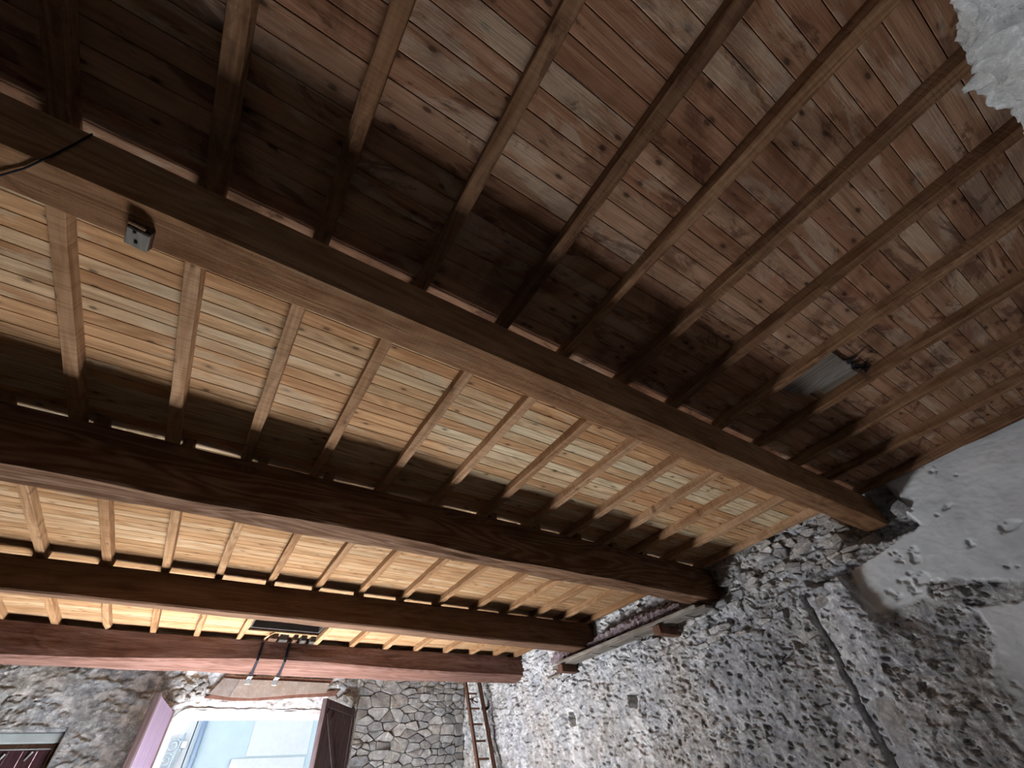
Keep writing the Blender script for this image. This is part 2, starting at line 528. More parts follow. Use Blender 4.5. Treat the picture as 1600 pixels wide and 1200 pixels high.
def side_h(y, z):
    pm = plaster_mask(y, z)
    big = 0.045 * fbm(y * 0.9, z * 1.2, 1, 3)
    up = sstep(2.65, 3.15, z + 0.25 * fbm(y * 1.5, z * 1.5, 9) + 0.12 * (y < 3))
    s1 = shards(y, z, 3.0, 6.0, 7)
    s2 = shards(y + 0.2 * z, z, 8.0, 13.0, 17)
    s3 = shards(y - 0.3 * z, z, 19.0, 26.0, 27)
    rock = 0.050 * s1 * (0.55 + 0.6 * up) + 0.030 * s2 + 0.014 * s3
    mortar = -0.006 + 0.022 * fbm(y * 3.0, z * 3.5, 12, 4) + 0.010 * s3 + 0.010 * fbm(y * 14, z * 20, 5, 4, 0.65) - 0.03 * up
    rough = np.maximum(rock, mortar)
    _, _, r4, _, _ = cells(y * 20 + fbm(y * 9, z * 9, 67), z * 34 + fbm(y * 9, z * 9, 68), 66)
    rough = rough - 0.022 * (r4 > 0.93) - 0.010 * (r4 > 0.84)
    pits = sstep(0.36, 0.44, fbm(y * 5 + 0.6 * z, z * 6.5, 77, 4, 0.6))
    smooth = 0.012 + 0.004 * fbm(y * 5, z * 5, 6, 4) - 0.020 * pits + 0.003 * s3
    h = big + rough * (1 - pm) + smooth * pm
    gy = 2.285 + 0.015 * fbm(z * 4, z * 0, 71)
    below = sstep(3.00, 2.95, z)
    h = h + 0.15 * pier(y, z) * np.clip((2.32 - y) / 0.42, 0.0, 1.0)
    h = h - below * 0.16 * sstep(0.034, 0.020, np.abs(y - gy - 0.01))
    h = h - 0.22 * beam_pocket(y, z) - 0.30 * holes(y, z)
    h = h - 0.07 * sstep(1.1, 0.7, np.hypot((y - 1.98) / 0.22, (z - 3.05) / 0.08) + 0.2 * fbm(y * 8, z * 8, 47))
    h = h - 0.12 * sstep(1.1, 0.8, np.maximum(np.abs(y - 3.40) / 0.24, np.abs(z - 3.45) / 0.2))
    return h


def side_lime(y, z):
    s = 0.9 * sstep(0.25, 0.5, fbm(y * 2.0, z * 1.6, 90, 5, 0.6)) * sstep(3.3, 5.0, y) * 0.22
    for (cy, cz) in ((5.12, 2.5), (6.5, 2.49)):
        d = np.abs(y - cy + 0.05 * fbm(z * 5, y * 5, 91)) / (0.10 + 0.12 * np.clip(cz - z, 0, 1))
        s = np.maximum(s, sstep(1.3, 0.5, d + 0.6 * fbm(y * 9, z * 6, 92)) * sstep(cz + 0.2, cz + 0.05, z) * sstep(cz - 0.9, cz - 0.3, z))
    s = np.maximum(s, 0.85 * sstep(0.0, 0.5, fbm(y * 5, z * 5, 93)) * sstep(6.5, 7.4, y) * sstep(3.1, 3.3, z))
    s = np.maximum(s, 0.6 * sstep(0.1, 0.5, fbm(y * 4, z * 5, 94)) * sstep(4.4, 4.9, y) * sstep(3.2, 3.4, z))
    return s


def side_slate(y, z):
    a = 0.9 * sstep(-0.2, 0.35, fbm(y * 1.4, z * 1.4, 95, 4)) * sstep(2.2, 2.5, y) * sstep(4.6, 3.4, y) * sstep(3.2, 2.95, z)
    soot = 0.9 * sstep(1.1, 0.3, np.hypot((y - 1.74) / 0.17, (z - 3.07) / 0.09) + 0.35 * fbm(y * 8, z * 8, 96, 4))
    return np.maximum(a, soot)


ys = lin(YN - 0.6, 0.0, 60) + lin(0.012, 5.0, 420) + lin(5.015, YB + 0.1, 340)
zs = lin(0.0, 1.5, 16) + lin(1.512, Z_B + 0.06, 186)
relief_wall('wall_right', ys, zs, lambda y, z, h: np.stack([XW - h, y, z], -1), side_h,
            {'lime': side_lime, 'plaster': plaster_mask, 'slate': side_slate}, M_wall,
            label='long rubble stone side wall with flaking render and putlog holes')
WALL_R = bpy.data.objects['wall_right']
b = MB()
b.box((XW + 0.36, YN - 0.6, 0.0), (XW + 0.8, YB + WT, 4.3))
setp(b.build('masonry_core', M_core, WALL_R), kind='structure')


# --- window wall (back); heights are towards the room (-y)
WIN = (0.0, 2.90, 0.12, 3.10)      # x0, x1, sill, head
WIN2 = (-3.05, -1.20, 0.9, 2.86)


def win_hole(x, z):
    cut = np.clip((WIN[0] + 0.22 - x) / 0.22, 0, 1)
    head = WIN[3] - 0.22 * (1 - np.sqrt(np.clip(1 - cut * cut, 0, 1))) 
    a = (x > WIN[0]) & (x < WIN[1]) & (z > WIN[2]) & (z < head)
    return a | ((x > WIN2[0]) & (x < WIN2[1]) & (z > WIN2[2]) & (z < WIN2[3]))


def back_h(x, z):
    s1 = shards(x, z, 3.0, 6.0, 107)
    s2 = shards(x, z, 8.0, 13.0, 117)
    s3 = shards(x, z, 18.0, 24.0, 127)
    h = 0.05 * fbm(x * 1.0, z * 1.2, 103, 3) + np.maximum(0.060 * s1 + 0.036 * s2 + 0.016 * s3, -0.005 + 0.025 * fbm(x * 3, z * 3, 109) + 0.012 * s3)
    right = sstep(2.95, 3.05, x)
    h = h * (1 - right) - 0.05 * right + right * 0.012 * fbm(x * 12, z * 12, 105)
    arch = sstep(0.36, 0.05, np.maximum(np.maximum(-0.05 - x, x - 2.95), np.maximum(z - 3.36, 0)) + 0.1 * fbm(x * 4, z * 4, 106)) * sstep(2.7, 2.8, z)
    return h * (1 - 0.4 * arch)


def back_lime(x, z):
    d = np.maximum(np.maximum(0.02 - x, x - 2.98), np.maximum(z - 3.30, 2.9 - z))
    s = 0.35 * sstep(0.12, -0.02, d + 0.14 * fbm(x * 4, z * 4, 111))
    s2 = 0.75 * sstep(0.2, 0.5, fbm(x * 4.0, z * 4.5, 112, 5, 0.6)) * sstep(-1.3, -0.9, x) * sstep(0.3, -0.4, x)
    s3 = 0.6 * sstep(0.12, 0.4, fbm(x * 5, z * 8, 113, 5, 0.6)) * sstep(0.5, -0.2, x)
    return np.maximum(np.maximum(s, s2), s3)


xs = lin(XL, -2.6, 20) + lin(-2.58, XW + 0.02, 420)
zs = lin(0.0, 1.7, 10) + lin(1.72, Z_B + 0.06, 110)
relief_wall('wall_back', xs, zs, lambda x, z, h: np.stack([x, YB - h, z], -1), back_h,
            {'lime': back_lime, 'plaster': lambda x, z: 0 * x, 'slate': lambda x, z: 0 * x}, M_wall_back, hole=win_hole,
            label='grey rubble end wall with the shuttered window')
WALL_B = bpy.data.objects['wall_back']
b = MB()
yb0, yb1 = YB + 0.10, YB + WT
for (x0, x1, z0, z1) in ((XL, WIN2[0], 0, 4.3), (WIN2[1], WIN[0], 0, 4.3), (WIN[1], XW + 0.8, 0, 4.3),
                         (WIN2[0], WIN2[1], 0, WIN2[2]), (WIN2[0], WIN2[1], WIN2[3], 4.3), (WIN[0], WIN[1], 0, WIN[2]), (WIN[0], WIN[1], WIN[3], 4.3)):
    b.box((x0, yb0, z0), (x1, yb1, z1))
o = setp(b.build('masonry_core', M_core, WALL_B), kind='structure')

# --- near wall behind the viewer: lumpy white render with a ragged top
def near_h(x, z):
    r2 = shards(x, z, 11, 13, 117) + 0.5
    return 0.06 * fbm(x * 2.2, z * 2.2, 120, 4) + 0.03 * fbm(x * 14, z * 14, 121, 4, 0.6) + 0.045 * (r2 - 0.5) + 0.03 * shards(x, z, 24, 28, 137)


def near_place(x, z, h):
    top = sstep(3.3, 3.64, z)
    zz = z + top * 0.07 * fbm(x * 5, z * 0, 122, 4)
    return np.stack([x, YN + h - 0.10 * sstep(3.56, 3.66, z), zz], -1)


relief_wall('wall_front', lin(-1.6, 0.78, 100) + lin(0.8, XW + 0.1, 320), lin(2.3, 3.64, 100), near_place, near_h, {}, M_near,
            label='rough white rendered wall end at the top corner')
b = MB()
b.box((XL - 0.4, YN - 0.7, 0.0), (XW + 0.8, YN - 0.22, 4.3))
b.box((XL, YN - 0.22, 0.0), (XW, YN - 0.01, 2.32))
b.box((XL, YN - 0.22, 2.32), (-1.58, YN - 0.01, 3.58))
setp(b.build('masonry_core', M_inner, bpy.data.objects['wall_front']), kind='structure')

# ------------------------------------------------------------------ attic above the boards
b = MB()
b.box((XL - 0.4, YN - 0.7, 4.3), (XW + 0.8, YB + WT + 0.65, 4.45))  # unseen eave added past the wall to shade its sunlit outer face
setp(b.build('roof', M_dark), 'dark attic roof above the boarded ceiling, with an eave added to shade the outer wall', kind='structure')


# ------------------------------------------------------------------ great beams
def beam_mesh(name, profile, x0, x1, mat, seed, amp=0.010, step=0.09):
    """profile(x) -> list of (y, z) corners; edges are subdivided and made uneven"""
    xs_ = np.arange(x0, x1 + step * 0.5, step)
    p0 = profile(x0)
    long_ = {k for k in range(len(p0)) if math.hypot(p0[(k + 1) % len(p0)][0] - p0[k][0], p0[(k + 1) % len(p0)][1] - p0[k][1]) > 0.08}
    V, F = [], []
    n = None
    for i, x in enumerate(xs_):
        pr = profile(x)
        ring = []
        for k in range(len(pr)):
            a, c = pr[k], pr[(k + 1) % len(pr)]
            ring += [(a[0] + (c[0] - a[0]) * j / 4, a[1] + (c[1] - a[1]) * j / 4) for j in range(4)] if k in long_ else [a]
        n = len(ring)
        cy = sum(p[0] for p in ring) / n
        cz = sum(p[1] for p in ring) / n
        for k, (yy, zz) in enumerate(ring):
            ang = math.atan2(zz - cz, yy - cy)
            q = float(fbm(np.array([x * 1.3]), np.array([math.cos(ang) * 1.7 + seed]), seed, 4, 0.6)[0]) + \
                float(fbm(np.array([x * 0.7 + 9]), np.array([math.sin(ang) * 1.7 + seed]), seed + 3, 4, 0.6)[0])
            top = zz > Z_J - 0.012
            yy += (yy - cy) / 0.15 * q * amp
            if not top:
                zz += (zz - cz) / 0.15 * q * amp
            V.append((x, yy, min(zz, Z_J)))
    m = len(xs_)
    for i in range(m - 1):
        for k in range(n):
            F.append((i * n + k, i * n + (k + 1) % n, (i + 1) * n + (k + 1) % n, (i + 1) * n + k))
    F.append(tuple(range(n - 1, -1, -1)))
    F.append(tuple((m - 1) * n + k for k in range(n)))
    return mesh_obj(name, V, F, mat)


def chamfer(y0, y1, z0, z1, c=0.02):
    return [(y0, z1), (y0, z0 + c), (y0 + c, z0), (y1 - c, z0), (y1, z0 + c), (y1, z1 - 0.075), (y1 - 0.075, z1)]  # far top corner cut away, unseen, to let light onto boards above


def prof1(x):
    return chamfer(1.214, 1.425, 3.322, Z_J, 0.016)


def prof2(x):
    s = 0.016 * math.sin(x * 2.1) + 0.012 * math.sin(x * 5.3 + 1)
    c = 0.022 + 0.014 * math.sin(x * 3.1 + 2)
    return chamfer(3.262, 3.53 + s, 3.228 + 0.4 * s, Z_J, c)


def prof3(x):
    return chamfer(5.735 - 0.015 * x, 5.90 + 0.012 * x, 3.282 - 0.008 * x, Z_J, 0.015)


def prof4(x):
    u = x / U
    nb = EYE + U * float(np.interp(u, [-2, -.96, -.53, -.11, .38, .83, 1.34, 1.92, 2.72], [.815, .819, .833, .852, .878, .877, .862, .85, .846]))
    fb = EYE + U * 0.82
    y0 = U * float(np.interp(u, [-2, -1.07, -.53, .23, 1.32, 2.68], [3.92, 3.936, 3.99, 4.0, 3.975, 3.90]))
    y1 = U * float(np.interp(u, [-2, 1.4, 2.0, 2.75], [4.165, 4.16, 4.12, 4.03]))
    return [(y0, Z_J), (y0 - 0.01, nb + 0.02), (y0 + 0.02, nb - 0.01), (y1 - 0.12, fb + 0.02), (y1 - 0.03, fb), (y1, fb + 0.04), (y1, Z_J - 0.08), (y1 - 0.08, Z_J)]  # same unseen far top cut, letting light over the beam


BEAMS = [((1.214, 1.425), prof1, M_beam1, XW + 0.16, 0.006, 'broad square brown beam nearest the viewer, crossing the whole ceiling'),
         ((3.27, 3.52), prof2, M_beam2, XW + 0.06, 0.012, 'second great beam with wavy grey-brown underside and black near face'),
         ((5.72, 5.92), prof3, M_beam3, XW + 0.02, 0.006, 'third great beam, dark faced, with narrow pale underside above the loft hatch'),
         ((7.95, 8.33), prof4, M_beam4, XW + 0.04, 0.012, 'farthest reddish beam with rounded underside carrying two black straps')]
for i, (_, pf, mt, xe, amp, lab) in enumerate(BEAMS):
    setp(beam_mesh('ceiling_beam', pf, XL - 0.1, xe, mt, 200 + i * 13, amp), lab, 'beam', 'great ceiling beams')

# ------------------------------------------------------------------ joists
BAYX = [[-1.64, -1.37, -1.11, -.85, -.585, -.323, -.087, .172, .437, .675, .925, 1.19, 1.465, 1.74, 2.04, 2.33, 2.615],
        [-1.66, -1.39, -1.13, -.87, -.605, -.34, -.093, .16, .437, .694, .96, 1.224, 1.486, 1.745, 2.005, 2.285, 2.60],
        [-1.60, -1.32, -1.06, -.795, -.543, -.291, -.04, .218, .478, .735, 1.019, 1.283, 1.571, 1.837, 2.088, 2.35, 2.61],
        [-1.61, -1.34, -1.07, -.82, -.561, -.302, -.045, .226, .767, 1.046, 1.326, 1.594, 1.876, 2.128, 2.372, 2.605],
        [-1.60, -1.32, -1.06, -.80, -.55, -.30, -.04, .24, .50, .76, 1.03, 1.31, 1.59, 1.87, 2.12, 2.37, 2.60]]
BAYY = [(YN - 0.18, 1.32), (1.32, 3.39), (3.39, 5.82), (5.82, 8.12), (8.12, YB + 0.06)]
BAYLAB = ['in the stained brown bay nearest the viewer', 'between the first and second great beams',
          'between the second and third great beams', 'between the third beam and the reddish beam',
          'beyond the reddish beam by the window wall']
ORD = ['first', 'second', 'third', 'fourth', 'fifth', 'sixth', 'seventh', 'eighth', 'ninth', 'tenth', 'eleventh', 'twelfth',
       'thirteenth', 'fourteenth', 'fifteenth', 'sixteenth', 'seventeenth']


def joist_mesh(x, y0, y1, w, h, seed, mat, wane):
    rr = random.Random(seed)
    n = max(6, int((y1 - y0) / 0.16))
    V, F = [], []
    lean = rr.uniform(-0.006, 0.006)
    for i in range(n + 1):
        y = y0 + (y1 - y0) * i / n
        a = np.array([y * 1.4 + seed])
        dx = 0.006 * float(fbm(a, a * 0 + 1, seed)[0]) + lean * (y - (y0 + y1) / 2)
        dw = 0.004 * float(fbm(a * 3, a * 0 + 2, seed)[0])
        c1 = 0.004 + wane * max(0.0, float(fbm(a * 1.7, a * 0 + 3, seed, 4, 0.6)[0])) * 0.07
        c2 = 0.004 + wane * max(0.0, float(fbm(a * 1.7, a * 0 + 5, seed, 4, 0.6)[0])) * 0.07
        c1, c2 = min(c1, w * 0.42), min(c2, w * 0.42)
        z0 = Z_J + 0.003 * float(fbm(a, a * 0 + 7, seed)[0])
        z0 = max(z0, Z_J)
        z1 = Z_J + h
        l, r = x + dx - w / 2 - dw, x + dx + w / 2 + dw
        V += [(l, y, z1), (l, y, z0 + c1), (l + c1, y, z0), (r - c2, y, z0), (r, y, z0 + c2), (r, y, z1)]
    for i in range(n):
        for k in range(6):
            F.append((i * 6 + k, i * 6 + (k + 1) % 6, i * 6 + 6 + (k + 1) % 6, i * 6 + 6 + k))
    F += [(5, 4, 3, 2, 1, 0), tuple(n * 6 + k for k in range(6))]
    return mesh_obj('ceiling_joist', V, F, mat)


for bi, xs_ in enumerate(BAYX):
    for k, xu in enumerate(xs_):
        x = xu * U
        y0, y1 = BAYY[bi]
        if bi in (1, 2):               # lapped over the second beam where they pass side by side
            others = BAYX[3 - bi]
            if min(abs(xu - q) for q in others) > 0.042:
                if bi == 1: y1 += 0.115
                else: y0 -= 0.115
        if bi == 4 and k > 12: y1 = YB + 0.02
        far = len(xs_) - 1 - k
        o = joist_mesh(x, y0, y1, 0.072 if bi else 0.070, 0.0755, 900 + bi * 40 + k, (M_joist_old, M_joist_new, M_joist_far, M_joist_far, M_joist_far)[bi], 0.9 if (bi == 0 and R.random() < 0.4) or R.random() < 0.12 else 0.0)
        setp(o, f'{ORD[far]} joist counted from the stone side wall, {BAYLAB[bi]}', 'joist', 'joists ' + BAYLAB[bi])

# ------------------------------------------------------------------ ceiling boards
CEIL = setp(empty('ceiling', (0, 0, 0)), 'boarded wooden ceiling of narrow planks over the joists', kind='structure')
HATCH = (0.256 * U, 0.757 * U, 3.10 * U, 3.876 * U)


def plank(x0, x1, y0, y1, mat, seed):
    rr = random.Random(seed)
    z = Z_B + rr.uniform(0.0, 0.002)
    t = 0.022
    g = 0.0015
    c = 0.0025
    y0 += g
    y1 -= g
    V = []
    for x in (x0 + 0.001, x1 - 0.001):
        V += [(x, y0, z + t), (x, y0, z + c), (x, y0 + c, z), (x, y1 - c, z), (x, y1, z + c), (x, y1, z + t)]
    F = [(k, (k + 1) % 6, 6 + (k + 1) % 6, 6 + k) for k in range(6)] + [(5, 4, 3, 2, 1, 0), (6, 7, 8, 9, 10, 11)]
    return mesh_obj('plank', V, F, mat, CEIL)


y = YN - 0.16
row = 0
nplank = 0
while y < YB:
    wd = R.uniform(0.092, 0.104)
    y1 = min(y + wd, YB + 0.04)
    yc = (y + y1) / 2
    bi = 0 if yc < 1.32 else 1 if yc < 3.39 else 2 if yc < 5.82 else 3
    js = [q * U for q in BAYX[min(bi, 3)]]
    mt = (M_plank_old, M_plank_mid, M_plank_far, M_plank_far)[bi]
    cuts = [XL - 0.02]
    first = R.choice([5, 6, 7, 8, 9]) if yc < 7.7 else 99
    if first < 99:
        cuts.append(js[first])
        nxt = first + R.choice([4, 5, 6])
        if nxt < len(js) - 2:
            cuts.append(js[nxt])
    cuts.append(XW + 0.05)
    segs = list(zip(cuts[:-1], cuts[1:]))
    for (a, c) in segs:
        if HATCH[2] < yc < HATCH[3]:
            pieces = []
            if a < HATCH[0]: pieces.append((a, min(c, HATCH[0])))
            if c > HATCH[1]: pieces.append((max(a, HATCH[1]), c))
        else:
            pieces = [(a, c)]
        for (p, q) in pieces:
            if q - p > 0.05:
                plank(p, q, y, y1, mt, row * 7 + int(p * 10))
                nplank += 1
    y = y1
    row += 1

# ------------------------------------------------------------------ the big window
W1 = setp(empty('window_1', (1.45, YB + 0.3, 0)), 'wide bright window opening with white frame in the end wall', kind='structure')


def local(o, parent):
    o.parent = parent
    o.matrix_parent_inverse = Matrix.Translation(parent.location).inverted()
    return o


b = MB()
fy0, fy1 = YB + 0.36, YB + 0.44
hx0, hx1, hz = 0.02, 2.88, 3.06
# frame with a hollow-cornered head
pts = []
for k in range(9):
    a = math.pi / 2 * k / 8
    pts.append((hx0 + 0.24 * math.cos(a), hz - 0.24 + 0.0 * a, 0))
head = [(hx0 - 0.1, hz + 0.14), (hx0 - 0.1, hz - 0.24)]
head += [(hx0 + 0.10 + 0.18 * math.sin(math.pi / 2 * k / 8), hz - 0.06 - 0.18 * math.cos(math.pi / 2 * k / 8)) for k in range(9)]
head += [(hx1 - 0.06, hz - 0.05), (hx1 - 0.06, hz - 0.4), (hx1 + 0.1, hz - 0.4), (hx1 + 0.1, hz + 0.14)]
b.prism(head, 0.08, Matrix(((1, 0, 0, 0), (0, 0, -1, fy0), (0, 1, 0, 0), (0, 0, 0, 1))))
local(b.build('window_head', M_white_paint), W1)
for x0, x1 in ((hx0 - 0.1, hx0 + 0.09), (hx1 - 0.06, hx1 + 0.1)):
    b = MB()
    b.box((x0, fy0 + 0.002, WIN[2]), (x1, fy1, hz - 0.22), 0.008)
    local(b.build('window_jamb', M_white_paint), W1)
b = MB()
b.box((-0.06, YB - 0.02, WIN[2] - 0.08), (2.96, YB + WT + 0.06, WIN[2] + 0.01), 0.01)
local(b.build('window_sill', M_slab), W1)
# rough white reveal and soffit between wall face and frame
def soffit():
    xs2 = np.array(lin(-0.04, 2.94, 120))
    ys2 = np.array(lin(0.0, 0.40, 18))
    A, B = np.meshgrid(xs2, ys2, indexing='ij')
    cut = np.clip((0.24 - A) / 0.26, 0, 1)
    Z = 3.10 - 0.26 * (1 - np.sqrt(np.clip(1 - cut * cut, 0, 1))) + 0.018 * fbm(A * 6, B * 6, 301) - 0.03 * B
    P = np.stack([A, YB - 0.012 + B, Z], -1).reshape(-1, 3)
    n, m = A.shape
    F = [(i * m + j, i * m + j + 1, (i + 1) * m + j + 1, (i + 1) * m + j) for i in range(n - 1) for j in range(m - 1)]
    return mesh_obj('soffit', P, F, M_lime)
local(soffit(), W1)
for x0, x1 in ((-0.16, -0.015), (2.885, 3.02)):
    b = MB()
    b.box((x0, YB - 0.015, WIN[2]), (x1, YB + WT, 3.0), 0.02)
    local(b.build('reveal', M_lime), W1)


# ------------------------------------------------------------------ shutters
def shutter(hinge, free, z0, z1, thick, board_mat, frame_mat, label, nb, face_side, braces):
    """boarded leaf from hinge (x,y) to free (x,y)"""
    h, f = Vector((*hinge, 0)), Vector((*free, 0))
    L = (f - h).length
    ex = (f - h).normalized()
    ez = Vector((0, 0, 1))
    ey = ez.cross(ex) * face_side
    root = setp(empty('window_shutter', (h.x, h.y, z0)), label, 'shutter', 'inward opening window shutters')
    M = Matrix(((ex.x, ey.x, 0, 0), (ex.y, ey.y, 0, 0), (0, 0, 1, 0), (0, 0, 0, 1)))
    H = z1 - z0

    def put(name, a, c, mat, bev=0.004):
        m = MB()
        m.box(a, c, bev, M)
        if face_side < 0:
            m.f = [tuple(reversed(q)) for q in m.f]
        return m.build(name, mat, root)
    bw = (L - 0.12) / nb
    for k in range(nb):
        put('board', (0.05 + k * bw + 0.002, -thick / 2, 0.02), (0.05 + (k + 1) * bw - 0.002, thick / 2 - 0.006, H - 0.02), board_mat)
    put('stile', (0.0, -thick * 0.8, 0), (0.075, thick * 0.8, H), frame_mat, 0.006)
    put('stile', (L - 0.085, -thick * 0.8, 0), (L, thick * 0.8, H), frame_mat, 0.006)
    for z in braces:
        put('rail', (0.075, thick / 2 - 0.005, z), (L - 0.085, thick * 0.8, z + 0.11), frame_mat, 0.006)
    return root, M, L, H, put


shutter((-0.02, 10.04), (-0.27, 8.62), 0.25, 3.06, 0.05, M_shut_in, M_shut_brown,
        'left inward open shutter, mauve boarded face lit by the window', 22, -1, [])
rt, MM, LL, HH, put = shutter((2.90, 10.06), (2.10, 9.06), 0.25, 3.10, 0.05, M_shut_brown, M_shut_brown,
                              'right inward open shutter, dark brown with framed panel', 9, 1, [0.1, 1.4, 2.74])
# diagonal brace of the dark leaf
for (za, zb) in ((1.5, 2.72),):
    m = MB()
    d = Vector((LL - 0.2, 0, zb - za))
    ln = d.length
    ang = math.atan2(zb - za, LL - 0.2)
    T = MM @ Matrix.Translation((0.09, 0, za)) @ Matrix.Rotation(-ang, 4, 'Y')
    m.box((0.05, 0.02, -0.05), (ln - 0.04, 0.038, 0.05), 0.005, T)
    m.build('brace', M_shut_brown, rt)

# ------------------------------------------------------------------ second, closed window at the frame's edge
W2 = setp(empty('window_2', (-2.1, YB + 0.2, 0)), 'closed window with maroon boards under a pale blue lintel', kind='structure')
b = MB(); b.box((WIN2[0] - 0.1, YB + 0.14, EYE + .553 * U), (WIN2[1] + 0.02, YB + 0.34, EYE + .612 * U), 0.012)
local(b.build('lintel', M_blue_lintel), W2)
b = MB(); b.box((WIN2[0] - 0.1, YB + 0.04, EYE + .612 * U), (WIN2[1] + 0.10, YB + 0.40, EYE + .66 * U), 0.02)
local(b.build('soffit', M_wall_back), W2)
b = MB(); b.box((WIN2[0] - 0.1, YB + 0.20, EYE + .526 * U), (WIN2[1] - 0.06, YB + 0.28, EYE + .553 * U), 0.006)
local(b.build('window_frame', M_brown_wood), W2)
b = MB(); b.box((WIN2[1] - 0.10, YB + 0.16, 0.9), (WIN2[1] - 0.03, YB + 0.30, EYE + .553 * U), 0.006)
local(b.build('window_frame', M_brown_wood), W2)
b = MB(); b.box((WIN2[1] - 0.03, YB + 0.0, 0.9), (WIN2[1] + 0.08, YB + 0.40, EYE + .64 * U), 0.015)
local(b.build('jamb', M_wall_back), W2)
b = MB(); b.box((WIN2[0] - 0.1, YB + 0.195, EYE + .520 * U), (WIN2[1] - 0.10, YB + 0.215, EYE + .526 * U), 0.001)
local(b.build('bead', M_white_paint), W2)
for k in range(12):
    x1 = WIN2[1] - 0.10 - k * 0.155
    b = MB(); b.box((x1 - 0.152, YB + 0.225, 0.9), (x1, YB + 0.262, EYE + .524 * U), 0.004)
    local(b.build('board', M_maroon), W2)
# zinc pegs added for the bright spots of light leaking through
for (px, pz) in ((-1.78, 2.60), (-1.50, 2.62)):
    b = MB(); b.tube([(px, YB + 0.20, pz), (px - 0.04, YB + 0.19, pz - 0.10)], [0.016, 0.008], 6)
    local(b.build('light_leak', M_zinc), W2)


# ------------------------------------------------------------------ masonry pieces
def stone_mesh(seed, n=7):
    """flat faced rubble stone, unit size: outline in xy, front at z=0.5"""
    rr = random.Random(seed)
    ang = [2 * math.pi * (k + rr.uniform(-0.28, 0.28)) / n for k in range(n)]
    out = []
    for a in ang:
        c, s_ = math.cos(a), math.sin(a)
        m = max(abs(c), abs(s_))
        r = 0.5 / m * rr.uniform(0.80, 1.0)
        r = min(r, 0.60)
        out.append((c * r, s_ * r))
    V = [(x, y, -0.6) for x, y in out]
    V += [(x * 1.0, y * 1.0, 0.10 + rr.uniform(-0.08, 0.08)) for x, y in out]
    V += [(x * 0.80, y * 0.78, 0.42 + rr.uniform(-0.14, 0.14)) for x, y in out]
    V += [(rr.uniform(-0.1, 0.1), rr.uniform(-0.1, 0.1), 0.5)]
    F = []
    for k in range(n):
        j = (k + 1) % n
        F += [(k, j, n + j, n + k), (n + k, n + j, 2 * n + j, 2 * n + k), (2 * n + k, 2 * n + j, 3 * n)]
    return V, F


def proto(gen, count, mat):
    r = []
    for i in range(count):
        V, F = gen(500 + i * 7)
        me = bpy.data.meshes.new('stone')
        me.from_pydata(V, [], F)
        me.materials.append(mat)
        r.append(me)
    return r


ST_R = proto(stone_mesh, 10, M_stone)
ST_L = proto(stone_mesh, 6, M_lime)


def put_stone(me, parent, c, ex, ey, w, h, d, roll):
    """c centre, ex/ey directions in the wall, normal = ex x ey"""
    o = bpy.data.objects.new('stone', me)
    nrm = ex.cross(ey)
    R3 = Matrix((ex, ey, nrm)).transposed().to_4x4()
    o.matrix_world = Matrix.Translation(c) @ R3 @ Matrix.Rotation(roll, 4, 'Z') @ Matrix.Diagonal((w, h, d, 1))
    link(o, parent)
    return o


EXB, EYB = Vector((1, 0, 0)), Vector((0, 0, 1))          # window wall, normal -y
EXR, EYR = Vector((0, -1, 0)), Vector((0, 0, 1))         # side wall, normal -x

# rubble masonry right of the window: irregular fitted stones
rs = random.Random(77)


def clip(poly, px, py, nx, ny):
    out = []
    for i in range(len(poly)):
        a, c = poly[i], poly[(i + 1) % len(poly)]
        da = (a[0] - px) * nx + (a[1] - py) * ny
        dc = (c[0] - px) * nx + (c[1] - py) * ny
        if da <= 0: out.append(a)
        if (da < 0 < dc) or (dc < 0 < da):
            t = da / (da - dc)
            out.append((a[0] + (c[0] - a[0]) * t, a[1] + (c[1] - a[1]) * t))
    return out


def fitted_stone(poly, gap, depth, seed, place, mat, parent):
    """polygon stone with rounded arris; place(u, v, h) -> point"""
    rr = random.Random(seed)
    cx = sum(p[0] for p in poly) / len(poly)
    cy = sum(p[1] for p in poly) / len(poly)
    fine = []
    for i in range(len(poly)):
        a, c = poly[i], poly[(i + 1) % len(poly)]
        if math.hypot(a[0] - c[0], a[1] - c[1]) < 0.02: continue
        fine.append((a[0] * 0.91 + c[0] * 0.09, a[1] * 0.91 + c[1] * 0.09))
        fine.append((a[0] * 0.09 + c[0] * 0.91, a[1] * 0.09 + c[1] * 0.91))
    n = len(fine)
    if n < 5: return
    tx, ty = rr.uniform(-0.16, 0.16), rr.uniform(-0.22, 0.22)
    def ring(ins, h, jit):
        r = []
        for (x, y) in fine:
            h_ = h + ((x - cx) * tx + (y - cy) * ty if h > 0 else 0)
            dx, dy = cx - x, cy - y
            d = math.hypot(dx, dy) + 1e-6
            k = min(0.6, ins / d)
            r.append(place(x + dx * k + rr.uniform(-jit, jit), y + dy * k + rr.uniform(-jit, jit), h_ + rr.uniform(-jit, jit)))
        return r
    V = ring(gap, -0.06, 0) + ring(gap, depth * 0.7, 0.006) + ring(gap + 0.008, depth, 0.007) + [place(cx, cy, depth + rr.uniform(-0.006, 0.01))]
    F = []
    for k in range(n):
        j = (k + 1) % n
        F += [(k, j, n + j, n + k), (n + k, n + j, 2 * n + j, 2 * n + k), (2 * n + k, 2 * n + j, 3 * n)]
    return mesh_obj('stone', V, F, mat, parent)


